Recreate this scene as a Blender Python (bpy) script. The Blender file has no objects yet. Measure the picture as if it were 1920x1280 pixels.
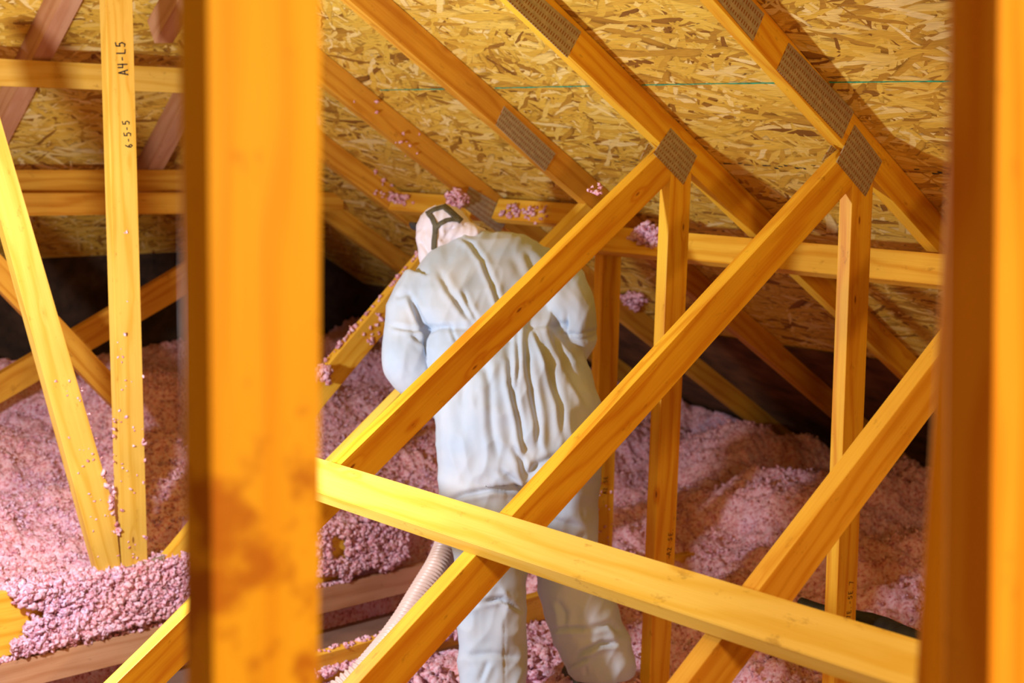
import bpy, bmesh, math, random
import numpy as np
from mathutils import Vector, Matrix, noise
from mathutils.bvhtree import BVHTree
random.seed(7); rng = np.random.default_rng(11)
C = bpy.context.scene.collection
S = bpy.context.scene
ZO = 1.72          # the attic floor lies at z = 0; member heights below are written from eye level and raised by ZO

# ---------------------------------------------------------------- camera
M = np.array([[0.7359756031666627, -0.6766860215972789, 0.0208791694833439],
              [-0.08005845248576016, -0.11761412496607529, -0.9898270363018227],
              [0.6722578045133075, 0.7268169960748796, -0.14073556227065032]])
F = 2735.25
def ray(x, y): return M.T @ np.array([(x-960)/F, (y-640)/F, 1.0])
def at(x, y, t): return ray(x, y)*t
def onY(x, y, Y):
    d = ray(x, y); return d*(Y/d[1])
def onX(x, y, X):
    d = ray(x, y); return d*(X/d[0])
def pix(P):
    c = P @ M.T
    return 960+F*c[..., 0]/c[..., 2], 640+F*c[..., 1]/c[..., 2]
cd = bpy.data.cameras.new('camera'); cam = bpy.data.objects.new('camera', cd); C.objects.link(cam)
R = Matrix(((M[0][0], -M[1][0], -M[2][0]), (M[0][1], -M[1][1], -M[2][1]), (M[0][2], -M[1][2], -M[2][2])))
cam.matrix_world = Matrix.Translation((0, 0, ZO)) @ R.to_4x4()
cd.sensor_width = 36; cd.lens = F/1920*36; cd.clip_start = .02
cd.dof.use_dof = True; cd.dof.focus_distance = 3.25; cd.dof.aperture_fstop = 4.0
S.camera = cam
# ---------------------------------------------------------------- light and exposure
w = bpy.data.worlds.new('world'); S.world = w; w.use_nodes = True
w.node_tree.nodes['Background'].inputs[0].default_value = (.9, .75, .6, 1)
w.node_tree.nodes['Background'].inputs[1].default_value = .02
S.view_settings.view_transform = 'Standard'; S.view_settings.look = 'None'
S.view_settings.exposure = 0.0; S.view_settings.gamma = 1
def lamp(name, loc, power, col, size):
    l = bpy.data.lights.new(name, 'POINT'); l.energy = power; l.color = col; l.shadow_soft_size = size
    o = bpy.data.objects.new(name, l); o.location = (loc[0], loc[1], loc[2]+ZO); C.objects.link(o); return o
lamp('work_light', (1.02, 3.05, -.42), 132, (.93, .94, 1.0), .05)       # work lamp out of frame at the left, between two trusses
lamp('lamp_behind', (1.0, -1.0, .02), 116, (1, .60, .27), .10)      # hand lamp behind the photographer

# ---------------------------------------------------------------- materials
def nt(name):
    m = bpy.data.materials.new(name); m.use_nodes = True
    n = m.node_tree.nodes; l = m.node_tree.links
    return m, n, l, n['Principled BSDF']
def ramp(n, l, src, stops):
    r = n.new('ShaderNodeValToRGB'); e = r.color_ramp.elements
    while len(e) > 1: e.remove(e[-1])
    e[0].position = stops[0][0]; e[0].color = (*stops[0][1], 1)
    for p, c in stops[1:]:
        k = e.new(p); k.color = (*c, 1)
    l.new(src, r.inputs[0]); return r.outputs[0]
def mp(n, l, src, scale, rot=(0, 0, 0), loc=(0, 0, 0)):
    m = n.new('ShaderNodeMapping'); m.inputs['Scale'].default_value = scale; m.inputs['Rotation'].default_value = rot
    m.inputs['Location'].default_value = loc; l.new(src, m.inputs[0]); return m.outputs[0]
def math_(n, l, op, a, b=None, c=None, clamp=False):
    m = n.new('ShaderNodeMath'); m.operation = op; m.use_clamp = clamp
    for i, v in enumerate((a, b, c)):
        if v is None: continue
        if isinstance(v, (int, float)): m.inputs[i].default_value = v
        else: l.new(v, m.inputs[i])
    return m.outputs[0]
def mix(n, l, fac, a, b, mode='MIX'):
    m = n.new('ShaderNodeMix'); m.data_type = 'RGBA'; m.blend_type = mode
    for s, v in ((m.inputs[0], fac), (m.inputs[6], a), (m.inputs[7], b)):
        if isinstance(v, (int, float)): s.default_value = v
        elif isinstance(v, tuple): s.default_value = (*v, 1)
        else: l.new(v, s)
    return m.outputs[2]
def bump(n, l, b, h, strength, dist):
    k = n.new('ShaderNodeBump'); k.inputs['Strength'].default_value = strength; k.inputs['Distance'].default_value = dist
    l.new(h, k.inputs['Height']); l.new(k.outputs[0], b.inputs['Normal'])

def wood(name, light, dark, rough=.5, knots=.55, stain=.3):
    """sawn softwood; local x runs along the board"""
    m, n, l, b = nt(name)
    tc = n.new('ShaderNodeTexCoord'); oi = n.new('ShaderNodeObjectInfo')
    off = n.new('ShaderNodeVectorMath'); off.operation = 'MULTIPLY_ADD'
    cx = n.new('ShaderNodeCombineXYZ')
    for i in range(3): l.new(oi.outputs['Random'], cx.inputs[i])
    l.new(cx.outputs[0], off.inputs[0]); off.inputs[1].default_value = (37, 5.3, 11.7); l.new(tc.outputs['Object'], off.inputs[2])
    v = off.outputs[0]
    # knot field warps the grain
    kv = n.new('ShaderNodeTexVoronoi'); kv.inputs['Scale'].default_value = 1; l.new(mp(n, l, v, (6.5, 20, 20)), kv.inputs['Vector'])
    sel = math_(n, l, 'GREATER_THAN', kv.outputs['Color'], 1-knots*.75)
    kd = math_(n, l, 'MULTIPLY', math_(n, l, 'SMOOTH_MIN', kv.outputs['Distance'], .6, .1), 1)
    kn = n.new('ShaderNodeMapRange'); kn.interpolation_type = 'SMOOTHSTEP'; l.new(kd, kn.inputs[0])
    kn.inputs[1].default_value = .04; kn.inputs[2].default_value = .09; kn.inputs[3].default_value = 1; kn.inputs[4].default_value = 0
    knot = math_(n, l, 'MULTIPLY', kn.outputs[0], sel)
    halo = n.new('ShaderNodeMapRange'); halo.interpolation_type = 'SMOOTHSTEP'; l.new(kd, halo.inputs[0])
    halo.inputs[1].default_value = .05; halo.inputs[2].default_value = .34; halo.inputs[3].default_value = 1; halo.inputs[4].default_value = 0
    hsel = math_(n, l, 'MULTIPLY', halo.outputs[0], sel)
    nz = n.new('ShaderNodeTexNoise'); nz.inputs['Scale'].default_value = 1; nz.inputs['Detail'].default_value = 3
    l.new(mp(n, l, v, (1.3, 9, 9)), nz.inputs['Vector'])
    ph = math_(n, l, 'ADD', math_(n, l, 'MULTIPLY', nz.outputs[0], 9.0), math_(n, l, 'MULTIPLY', hsel, 1.4))
    sx = n.new('ShaderNodeSeparateXYZ'); l.new(v, sx.inputs[0])
    ph2 = math_(n, l, 'ADD', ph, math_(n, l, 'MULTIPLY', math_(n, l, 'ADD', sx.outputs[2], math_(n, l, 'MULTIPLY', sx.outputs[1], .6)), 48))
    g = math_(n, l, 'POWER', math_(n, l, 'MULTIPLY_ADD', math_(n, l, 'SINE', math_(n, l, 'MULTIPLY', ph2, 2.6)), .5, .5), 2.2)
    fi = n.new('ShaderNodeTexNoise'); fi.inputs['Scale'].default_value = 1; fi.inputs['Detail'].default_value = 5
    l.new(mp(n, l, v, (3.5, 260, 260)), fi.inputs['Vector'])
    gr = math_(n, l, 'ADD', math_(n, l, 'MULTIPLY', g, .38), math_(n, l, 'MULTIPLY', fi.outputs[0], .55))
    col = ramp(n, l, gr, [(.18, light), (.72, dark)])
    bl = n.new('ShaderNodeTexNoise'); bl.inputs['Scale'].default_value = 2.3; bl.inputs['Detail'].default_value = 4; l.new(v, bl.inputs['Vector'])
    bf = ramp(n, l, bl.outputs[0], [(.35, (1, 1, 1)), (.75, (1-stain*.6, 1-stain, 1-stain))])
    col = mix(n, l, 1.0, col, bf, 'MULTIPLY')
    # small scuffs and specks
    sp = n.new('ShaderNodeTexNoise'); sp.inputs['Scale'].default_value = 1; sp.inputs['Detail'].default_value = 6; sp.inputs['Roughness'].default_value = .7
    l.new(mp(n, l, v, (16, 34, 34)), sp.inputs['Vector'])
    sf = ramp(n, l, sp.outputs[0], [(.61, (0, 0, 0)), (.70, (.5, .5, .5))])
    col = mix(n, l, sf, col, (dark[0]*.45, dark[1]*.35, dark[2]*.4))
    col = mix(n, l, math_(n, l, 'MULTIPLY', hsel, .3), col, (dark[0]*.85, dark[1]*.6, dark[2]*.6))
    col = mix(n, l, math_(n, l, 'MULTIPLY', knot, .85), col, (dark[0]*.28, dark[1]*.14, dark[2]*.2))
    l.new(col, b.inputs['Base Color']); b.inputs['Roughness'].default_value = rough
    b.inputs['Specular IOR Level'].default_value = .3
    bump(n, l, b, gr, .25, .0012)
    return m
WOOD = wood('pine', (.92, .59, .065), (.76, .38, .022))
WOODB = wood('pine_pale', (.93, .70, .13), (.82, .54, .05), knots=.5, stain=.15)
WOODO = wood('pine_amber', (.94, .62, .042), (.74, .34, .012), knots=.45, stain=.3)
WOODP = wood('pine_pinkish', (.62, .36, .20), (.50, .25, .12), knots=.3)

WOODV = wood('pine_dry', (.80, .54, .10), (.68, .40, .045), knots=.6, stain=.2)
WOODR = wood('pine_old', (.76, .42, .045), (.58, .25, .015), knots=.4, stain=.35)
WOODS = wood('pine_stained', (.95, .66, .035), (.85, .50, .016), knots=0, stain=.12)
def add_stain(m):
    n = m.node_tree.nodes; l = m.node_tree.links; b = n['Principled BSDF']
    tc = n.new('ShaderNodeTexCoord'); nz = n.new('ShaderNodeTexNoise'); nz.inputs['Scale'].default_value = 28; nz.inputs['Detail'].default_value = 3
    l.new(tc.outputs['Object'], nz.inputs['Vector']); sx = n.new('ShaderNodeSeparateXYZ'); l.new(tc.outputs['Object'], sx.inputs[0])
    d = math_(n, l, 'ABSOLUTE', math_(n, l, 'ADD', sx.outputs[0], .24))
    f = math_(n, l, 'SUBTRACT', math_(n, l, 'SUBTRACT', nz.outputs[0], .40), math_(n, l, 'MULTIPLY', d, 1.5))
    f = math_(n, l, 'MULTIPLY', f, 7, clamp=True)
    src = b.inputs['Base Color'].links[0].from_socket
    l.new(mix(n, l, math_(n, l, 'MULTIPLY', f, .75), src, (.42, .12, .004)), b.inputs['Base Color'])
add_stain(WOODS)

def osb():
    m, n, l, b = nt('strand_board')
    tc = n.new('ShaderNodeTexCoord'); base = tc.outputs['UV']
    wn = n.new('ShaderNodeTexNoise'); wn.inputs['Scale'].default_value = 7; wn.inputs['Detail'].default_value = 2; l.new(base, wn.inputs['Vector'])
    add = n.new('ShaderNodeVectorMath'); add.operation = 'MULTIPLY_ADD'
    l.new(wn.outputs['Color'], add.inputs[0]); add.inputs[1].default_value = (.035, .035, 0); l.new(base, add.inputs[2])
    V = add.outputs[0]
    best = None; tone = None; edge = None
    angs = [0, .22, -.3, .55, -.7, 1.15, -.1, 2.0]
    for i, a in enumerate(angs):
        v = n.new('ShaderNodeTexVoronoi'); v.voronoi_dimensions = '2D'; v.inputs['Scale'].default_value = 1
        sc = (5.5+i % 3*2.2, 34+(i*13) % 34, 1)
        mpn = n.new('ShaderNodeMapping'); mpn.vector_type = 'POINT'
        mr = n.new('ShaderNodeMapping'); mr.inputs['Rotation'].default_value = (0, 0, a); l.new(V, mr.inputs[0])
        mpn.inputs['Scale'].default_value = sc; mpn.inputs['Location'].default_value = (i*3.7, i*9.1, 0); l.new(mr.outputs[0], mpn.inputs[0])
        l.new(mpn.outputs[0], v.inputs['Vector'])
        s = n.new('ShaderNodeSeparateColor'); l.new(v.outputs['Color'], s.inputs[0])
        h = math_(n, l, 'SUBTRACT', s.outputs[0], math_(n, l, 'MULTIPLY', v.outputs['Distance'], .25))
        if i > 4: h = math_(n, l, 'SUBTRACT', h, .06)
        if best is None: best, tone, edge = h, s.outputs[1], v.outputs['Distance']
        else:
            gt = math_(n, l, 'GREATER_THAN', h, best)
            def sel(x, y): return math_(n, l, 'ADD', math_(n, l, 'MULTIPLY', gt, x), math_(n, l, 'MULTIPLY', math_(n, l, 'SUBTRACT', 1, gt), y))
            tone = sel(s.outputs[1], tone); edge = sel(v.outputs['Distance'], edge); best = math_(n, l, 'MAXIMUM', h, best)
    col = ramp(n, l, tone, [(0, (.24, .10, .015)), (.1, (.48, .26, .03)), (.3, (.70, .44, .055)), (.6, (.80, .55, .075)), (.85, (.86, .64, .15)), (1, (.92, .76, .33))])
    fi = n.new('ShaderNodeTexNoise'); fi.inputs['Scale'].default_value = 1; fi.inputs['Detail'].default_value = 4; l.new(mp(n, l, V, (25, 260, 1)), fi.inputs['Vector'])
    col = mix(n, l, .45, col, ramp(n, l, fi.outputs[0], [(.3, (.55, .5, .45)), (.62, (1.1, 1.1, 1.1))]), 'MULTIPLY')
    eg = ramp(n, l, edge, [(.5, (1, 1, 1)), (.8, (.42, .34, .28))])
    col = mix(n, l, .8, col, eg, 'MULTIPLY')
    big = n.new('ShaderNodeTexNoise'); big.inputs['Scale'].default_value = 1.6; big.inputs['Detail'].default_value = 3; l.new(V, big.inputs['Vector'])
    col = mix(n, l, .7, col, ramp(n, l, big.outputs[0], [(.3, (.8, .74, .68)), (.6, (1.08, 1.08, 1.05))]), 'MULTIPLY')
    # dark slivers
    dv = n.new('ShaderNodeTexNoise'); dv.inputs['Scale'].default_value = 1; dv.inputs['Detail'].default_value = 2; dv.inputs['Distortion'].default_value = 1.2
    l.new(mp(n, l, V, (16, 75, 1), (0, 0, -.2)), dv.inputs['Vector'])
    col = mix(n, l, ramp(n, l, dv.outputs[0], [(.68, (0, 0, 0)), (.73, (.85, .85, .85))]), col, (.13, .055, .015))
    l.new(col, b.inputs['Base Color']); b.inputs['Roughness'].default_value = .62; b.inputs['Specular IOR Level'].default_value = .3
    bump(n, l, b, best, .55, .004)
    return m
OSB = osb()

def simple(name, col, rough=.6, metal=0, nscale=0, var=.2, bs=.0, bd=.002, stretch=(1, 1, 1)):
    m, n, l, b = nt(name)
    b.inputs['Roughness'].default_value = rough; b.inputs['Metallic'].default_value = metal
    if nscale:
        tc = n.new('ShaderNodeTexCoord'); nz = n.new('ShaderNodeTexNoise'); nz.inputs['Scale'].default_value = nscale; nz.inputs['Detail'].default_value = 5
        l.new(mp(n, l, tc.outputs['Object'], stretch), nz.inputs['Vector'])
        c = ramp(n, l, nz.outputs[0], [(.3, tuple(x*(1-var) for x in col)), (.7, tuple(min(1, x*(1+var)) for x in col))])
        l.new(c, b.inputs['Base Color'])
        if bs: bump(n, l, b, nz.outputs[0], bs, bd)
    else: b.inputs['Base Color'].default_value = (*col, 1)
    return m
def pinkmat():
    m, n, l, b = nt('blown_fibre')
    tc = n.new('ShaderNodeTexCoord')
    a = n.new('ShaderNodeTexNoise'); a.inputs['Scale'].default_value = 5; a.inputs['Detail'].default_value = 3; l.new(tc.outputs['Object'], a.inputs['Vector'])
    c = n.new('ShaderNodeTexNoise'); c.inputs['Scale'].default_value = 85; c.inputs['Detail'].default_value = 4; l.new(tc.outputs['Object'], c.inputs['Vector'])
    c1 = ramp(n, l, c.outputs[0], [(.3, (.50, .15, .15)), (.44, (.86, .45, .50)), (.6, (.96, .70, .78))])
    c2 = ramp(n, l, a.outputs[0], [(.35, (1, .92, .90)), (.65, (.96, .95, 1.12))])
    l.new(mix(n, l, 1.0, c1, c2, 'MULTIPLY'), b.inputs['Base Color'])
    b.inputs['Roughness'].default_value = .95; b.inputs['Specular IOR Level'].default_value = .1
    b.inputs['Subsurface Weight'].default_value = .0
    f = n.new('ShaderNodeTexNoise'); f.inputs['Scale'].default_value = 160; f.inputs['Detail'].default_value = 5; l.new(tc.outputs['Object'], f.inputs['Vector'])
    bump(n, l, b, f.outputs[0], .9, .006)
    return m
PINK = pinkmat()
def platemat():
    m, n, l, b = nt('punched_steel')
    tc = n.new('ShaderNodeTexCoord'); s = n.new('ShaderNodeSeparateXYZ'); l.new(tc.outputs['UV'], s.inputs[0])
    u = math_(n, l, 'FRACT', math_(n, l, 'MULTIPLY', s.outputs[0], 1/.0165)); col_i = math_(n, l, 'FLOOR', math_(n, l, 'MULTIPLY', s.outputs[0], 1/.0165))
    v = math_(n, l, 'FRACT', math_(n, l, 'ADD', math_(n, l, 'MULTIPLY', s.outputs[1], 1/.0092), math_(n, l, 'MULTIPLY', col_i, .5)))
    h = math_(n, l, 'MULTIPLY', math_(n, l, 'MULTIPLY', math_(n, l, 'GREATER_THAN', u, .38), math_(n, l, 'LESS_THAN', u, .86)),
              math_(n, l, 'MULTIPLY', math_(n, l, 'GREATER_THAN', v, .3), math_(n, l, 'LESS_THAN', v, .66)))
    nz = n.new('ShaderNodeTexNoise'); nz.inputs['Scale'].default_value = 70; nz.inputs['Detail'].default_value = 3; l.new(tc.outputs['UV'], nz.inputs['Vector'])
    base = ramp(n, l, nz.outputs[0], [(.3, (.34, .29, .20)), (.7, (.50, .44, .32))])
    l.new(mix(n, l, h, base, (.26, .075, .012)), b.inputs['Base Color'])
    l.new(math_(n, l, 'MULTIPLY', math_(n, l, 'SUBTRACT', 1, h), .25), b.inputs['Metallic'])
    b.inputs['Roughness'].default_value = .48
    bump(n, l, b, math_(n, l, 'SUBTRACT', 1, h), .8, .0015)
    return m
PLATE = platemat()
def suitmat(name, col, col2):
    m, n, l, b = nt(name)
    tc = n.new('ShaderNodeTexCoord')
    a = n.new('ShaderNodeTexNoise'); a.inputs['Scale'].default_value = 9; a.inputs['Detail'].default_value = 4; l.new(tc.outputs['Object'], a.inputs['Vector'])
    l.new(ramp(n, l, a.outputs[0], [(.35, col), (.7, col2)]), b.inputs['Base Color'])
    b.inputs['Roughness'].default_value = .7; b.inputs['Specular IOR Level'].default_value = .25
    b.inputs['Sheen Weight'].default_value = .15
    f = n.new('ShaderNodeTexNoise'); f.noise_type = 'RIDGED_MULTIFRACTAL'; f.inputs['Scale'].default_value = 7; f.inputs['Detail'].default_value = 3; f.inputs['Distortion'].default_value = .7
    l.new(mp(n, l, tc.outputs['Object'], (1, 1, .55)), f.inputs['Vector'])
    bump(n, l, b, f.outputs[0], .42, .010)
    return m
SUIT = suitmat('nonwoven_suit', (.42, .54, .70), (.50, .58, .69))
HOODM = suitmat('hood_cloth', (.64, .64, .76), (.70, .67, .77))
STRAP = simple('grey_green_strap', (.085, .08, .05), .7, nscale=60, var=.3)
RUBBER = simple('dark_rubber', (.03, .035, .04), .5, nscale=20)
SKIN = simple('skin', (.55, .33, .24), .6, nscale=30, var=.1)
BOOT = simple('boot_leather', (.05, .045, .03), .6, nscale=30, var=.5)
GLOVE = simple('glove_cloth', (.35, .34, .32), .8, nscale=50)
HOSE = simple('hose_plastic', (.60, .47, .44), .38, nscale=12, var=.06)
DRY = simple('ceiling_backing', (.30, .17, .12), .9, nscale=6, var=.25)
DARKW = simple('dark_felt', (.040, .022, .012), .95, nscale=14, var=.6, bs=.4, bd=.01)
SHADE = simple('eave_shade', (.13, .055, .018), .9, nscale=9, var=.6)  # shade of the right rear eave, painted as a dark colour
INK = simple('marker_ink', (.025, .02, .03), .6)
STAMP = simple('stamp_ink', (.12, .04, .02), .8, nscale=180, var=.6)
CHALK = simple('green_chalk', (.02, .36, .20), .8, nscale=60, var=.5)
PIPE = simple('black_pipe', (.018, .022, .018), .6, nscale=30, var=.6, bs=.3, bd=.004)

# ---------------------------------------------------------------- helpers
def mesh_obj(name, verts, faces, mat, parent=None, uv=None, smooth=False):
    me = bpy.data.meshes.new(name); me.from_pydata([tuple(map(float, v)) for v in verts], [], faces); me.update()
    if mat: me.materials.append(mat)
    if uv is not None:
        ul = me.uv_layers.new(name='UVMap')
        for lp in me.loops: ul.data[lp.index].uv = uv[lp.vertex_index]
    if smooth:
        me.polygons.foreach_set('use_smooth', [True]*len(me.polygons))
    o = bpy.data.objects.new(name, me); C.objects.link(o)
    if parent: o.parent = parent
    return o
def tag(o, label=None, cat=None, group=None, kind=None):
    if label: o['label'] = label
    if cat: o['category'] = cat
    if group: o['group'] = group
    if kind: o['kind'] = kind
    return o
def empty(name, loc):
    o = bpy.data.objects.new(name, None); o.empty_display_size = .05; o.location = [float(v) for v in loc]; C.objects.link(o); return o
def clip(poly, p, nrm):
    """keep the part of a polygon (x,z) where (q-p).nrm <= 0"""
    out = []
    for i in range(len(poly)):
        a, b = np.array(poly[i]), np.array(poly[(i+1) % len(poly)])
        da, db = (a-p) @ nrm, (b-p) @ nrm
        if da <= 0: out.append(a)
        if da*db < 0: out.append(a+(b-a)*da/(da-db))
    return out
def prism(name, poly, y0, thick, axis, mat, parent):
    """polygon in the x-z plane of a truss, extruded along y; local x runs along the board's axis"""
    poly = [np.array(p, float) for p in poly]
    o2 = sum(poly)/len(poly); a = np.array(axis, float); a /= np.hypot(*a); b = np.array([-a[1], a[0]])
    loc = [((p-o2) @ a, (p-o2) @ b) for p in poly]
    bm = bmesh.new()
    f = [bm.verts.new((u, -thick/2, v)) for u, v in loc]; g = [bm.verts.new((u, thick/2, v)) for u, v in loc]
    k = len(poly)
    bm.faces.new(f); bm.faces.new(g[::-1])
    for i in range(k): bm.faces.new((f[(i+1) % k], f[i], g[i], g[(i+1) % k]))
    bmesh.ops.recalc_face_normals(bm, faces=bm.faces)
    bmesh.ops.bevel(bm, geom=list(bm.edges), offset=.0016, segments=2, affect='EDGES', profile=.6)
    me = bpy.data.meshes.new(name); bm.to_mesh(me); bm.free(); me.materials.append(mat)
    o = bpy.data.objects.new(name, me); C.objects.link(o)
    mw = Matrix(((a[0], 0, b[0], o2[0]), (0, 1, 0, y0+thick/2), (a[1], 0, b[1], o2[1]), (0, 0, 0, 1)))
    if parent:
        o.parent = parent; mw = Matrix.Translation(parent.location).inverted() @ mw
    o.matrix_basis = mw
    return o
def strip(A, B, width, side=-1, ext0=0, ext1=0):
    """four corners of a board: A-B is one edge, the board lies `width` to the side"""
    A, B = np.array(A, float), np.array(B, float); d = (B-A)/np.hypot(*(B-A)); A = A-d*ext0; B = B+d*ext1
    nn = np.array([-d[1], d[0]])*side*width
    return [A, B, B+nn, A+nn], d
def board(name, P0, P1, wdir, width, thick, mat, parent=None, jig=0):
    """free board: P0-P1 centre line, wdir = direction of the wide side"""
    P0, P1 = Vector(P0), Vector(P1); x = (P1-P0); L = x.length; x.normalize()
    wv = Vector(wdir); wv = (wv-x*wv.dot(x)).normalized(); y = wv.cross(x)
    bm = bmesh.new(); bmesh.ops.create_cube(bm, size=1)
    for v in bm.verts: v.co = Vector((v.co.x*L, v.co.y*thick, v.co.z*width))
    bmesh.ops.bevel(bm, geom=list(bm.edges), offset=.0016, segments=2, affect='EDGES')
    me = bpy.data.meshes.new(name); bm.to_mesh(me); bm.free(); me.materials.append(mat)
    o = bpy.data.objects.new(name, me); C.objects.link(o)
    c = (P0+P1)/2
    mw = Matrix(((x.x, y.x, wv.x, c.x), (x.y, y.y, wv.y, c.y), (x.z, y.z, wv.z, c.z), (0, 0, 0, 1)))
    if parent:
        o.parent = parent; mw = Matrix.Translation(parent.location).inverted() @ mw
    o.matrix_basis = mw
    return o
def plate(px4, Y, parent, name='connector_plate', slot=0):
    """punched nail plate pressed on the face of a truss; corners given where they lie on the truss face at depth Y"""
    P = [onY(x, y, Y) for x, y in px4]
    return plate3(P, parent, name)
def plate3(P, parent, name='connector_plate'):
    P = [np.array(p, float) for p in P]
    u = np.linalg.norm(P[1]-P[0]); v = np.linalg.norm(P[3]-P[0])
    base = np.array(parent.location) if parent else np.zeros(3)
    V = []
    for dy in (-.0022, .0004):
        for p in P: V.append(p+np.array([0, dy, 0])-base)
    nu = [(0, 0), (u, 0), (u, v), (0, v)]*2
    return mesh_obj(name, V, [(0, 1, 2, 3), (7, 6, 5, 4), (0, 4, 5, 1), (1, 5, 6, 2), (2, 6, 7, 3), (3, 7, 4, 0)], PLATE, parent, uv=nu)

SL = .601
def zb(x): return .055-SL*(x-2.95)          # underside of the rafters
def zt(x): return .159-SL*(x-2.95)          # top of the rafters = underside of the deck
def hipz(y): return .32-.62*(y-4.56)        # underside of the hip-end deck
RX = -.3                                    # ridge
def hip_y(x): return 4.56+(.161+SL*(x-2.95))/.62
BC = -1.53; BL = -1.629; TH = .038

# ---------------------------------------------------------------- the setting
mx = lambda x: 2*RX-x
def xh_(y): return 2.95+(.62*(y-4.56)-.161)/SL
def deck(name, pts, uax, vax, parent=None):
    base = np.array(pts[0]); nrm = np.cross(np.array(pts[1])-base, np.array(pts[2])-base); nrm /= np.linalg.norm(nrm)
    if nrm[2] < 0: nrm = -nrm
    V = list(map(np.array, pts))+[np.array(p)+nrm*.012 for p in pts]; k = len(pts)
    uv = [(float(np.dot(p, uax)), float(np.dot(p, vax))) for p in V]
    fs = [tuple(range(k)), tuple(range(2*k-1, k-1, -1))]+[(i, i+k, (i+1) % k+k, (i+1) % k) for i in range(k)]
    return tag(mesh_obj(name, V, fs, OSB, parent, uv=uv), kind='structure')
cs = 1/math.hypot(1, SL)
e = .0015
deck('ceiling_right', [(RX, -2.2, zt(RX)), (5.75, -2.2, zt(5.75)), (5.75, hip_y(5.75), zt(5.75)), (RX, hip_y(RX), zt(RX))], (0, 1, 0), (cs, 0, -SL*cs))
deck('ceiling_left', [(RX, -2.2, zt(RX)), (RX, hip_y(RX), zt(RX)), (mx(3.3), hip_y(3.3), zt(3.3)), (mx(3.3), -2.2, zt(3.3))], (0, 1, 0), (-cs, 0, -SL*cs))
deck('ceiling_hip', [(RX, hip_y(RX), zt(RX)), (xh_(6.0), 6.0, hipz(6.0)), (mx(xh_(6.0)), 6.0, hipz(6.0))], (1, 0, 0), (0, cs, -.62*cs))
def slab(name, lo, hi, mat, kind='structure'):
    bm = bmesh.new(); bmesh.ops.create_cube(bm, size=1)
    for v in bm.verts: v.co = Vector([(lo[i]+hi[i])/2+v.co[i]*(hi[i]-lo[i]) for i in range(3)])
    me = bpy.data.meshes.new(name); bm.to_mesh(me); bm.free(); me.materials.append(mat)
    o = bpy.data.objects.new(name, me); C.objects.link(o); o['kind'] = kind; return o
slab('floor', (-4.3, -2.2, -1.74), (6.0, 6.6, -1.72), DRY)
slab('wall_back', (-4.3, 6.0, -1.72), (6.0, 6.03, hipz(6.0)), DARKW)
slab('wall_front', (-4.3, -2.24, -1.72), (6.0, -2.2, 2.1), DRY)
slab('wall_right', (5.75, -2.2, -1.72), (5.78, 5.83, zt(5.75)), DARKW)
slab('wall_left', (-3.95, -2.2, -1.72), (-3.92, 5.83, .2), DRY)
q_ = .004
o = mesh_obj('shade_sheet_1', [(4.5-SL*cs*q_, .4, zt(4.5)-q_), (5.74, .4, zt(5.74)-q_), (5.74, 5.99, zt(5.74)-q_), (4.5-SL*cs*q_, 5.99, zt(4.5)-q_)], [(0, 1, 2, 3)], SHADE)  # dark sheet added under the deck to deepen the shade towards the eave
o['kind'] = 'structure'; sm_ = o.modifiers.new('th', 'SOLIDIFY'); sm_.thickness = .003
# chalk line snapped on the deck, broken where rafters cross
def deckpt(x, y, off=.0012):
    return (x-SL*cs*off, y, zt(x)-cs*off)
cr = empty('chalk_line', deckpt(2.985, 2.6)); tag(cr, 'thin green chalk line snapped across the strand board between the rafters', 'chalk line')
for (a, b) in [(.7, 1.50), (1.56, 2.115), (2.163, 2.725), (2.773, 3.33), (3.4, 3.9)]:
    n_ = 24; V = []
    for i in range(n_+1):
        y = a+(b-a)*i/n_; wv = .0016+.0011*random.random(); x = 2.985+.004*math.sin(y*2)+.0006*random.uniform(-1, 1)
        V += [np.array(deckpt(x-wv, y))-np.array(cr.location), np.array(deckpt(x+wv, y))-np.array(cr.location)]
    mesh_obj('chalk_mark', V, [(2*i, 2*i+1, 2*i+3, 2*i+2) for i in range(n_)], CHALK, cr)
# panel seam and its black edge stamp
cm = empty('mill_stamp', deckpt(3.33, 2.4)); tag(cm, 'smudged black mill stamp printed along the lower strand board seam', 'stamp')
for (a, b) in [(1.56, 2.10), (2.17, 2.72), (2.78, 3.30)]:
    y = a
    while y < b-.03:
        L = random.uniform(.008, .03); x = 3.335+random.uniform(-.010, .010); t_ = random.uniform(.002, .006)
        if random.random() < .62:
            P = [deckpt(x, y), deckpt(x+t_, y), deckpt(x+t_*random.uniform(.4, 1.6), y+L), deckpt(x-t_*.5, y+L)]
            mesh_obj('stamp_mark', [np.array(p)-np.array(cm.location) for p in P], [(0, 1, 2, 3)], INK, cm)
        y += L*random.uniform(.7, 1.6)

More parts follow.
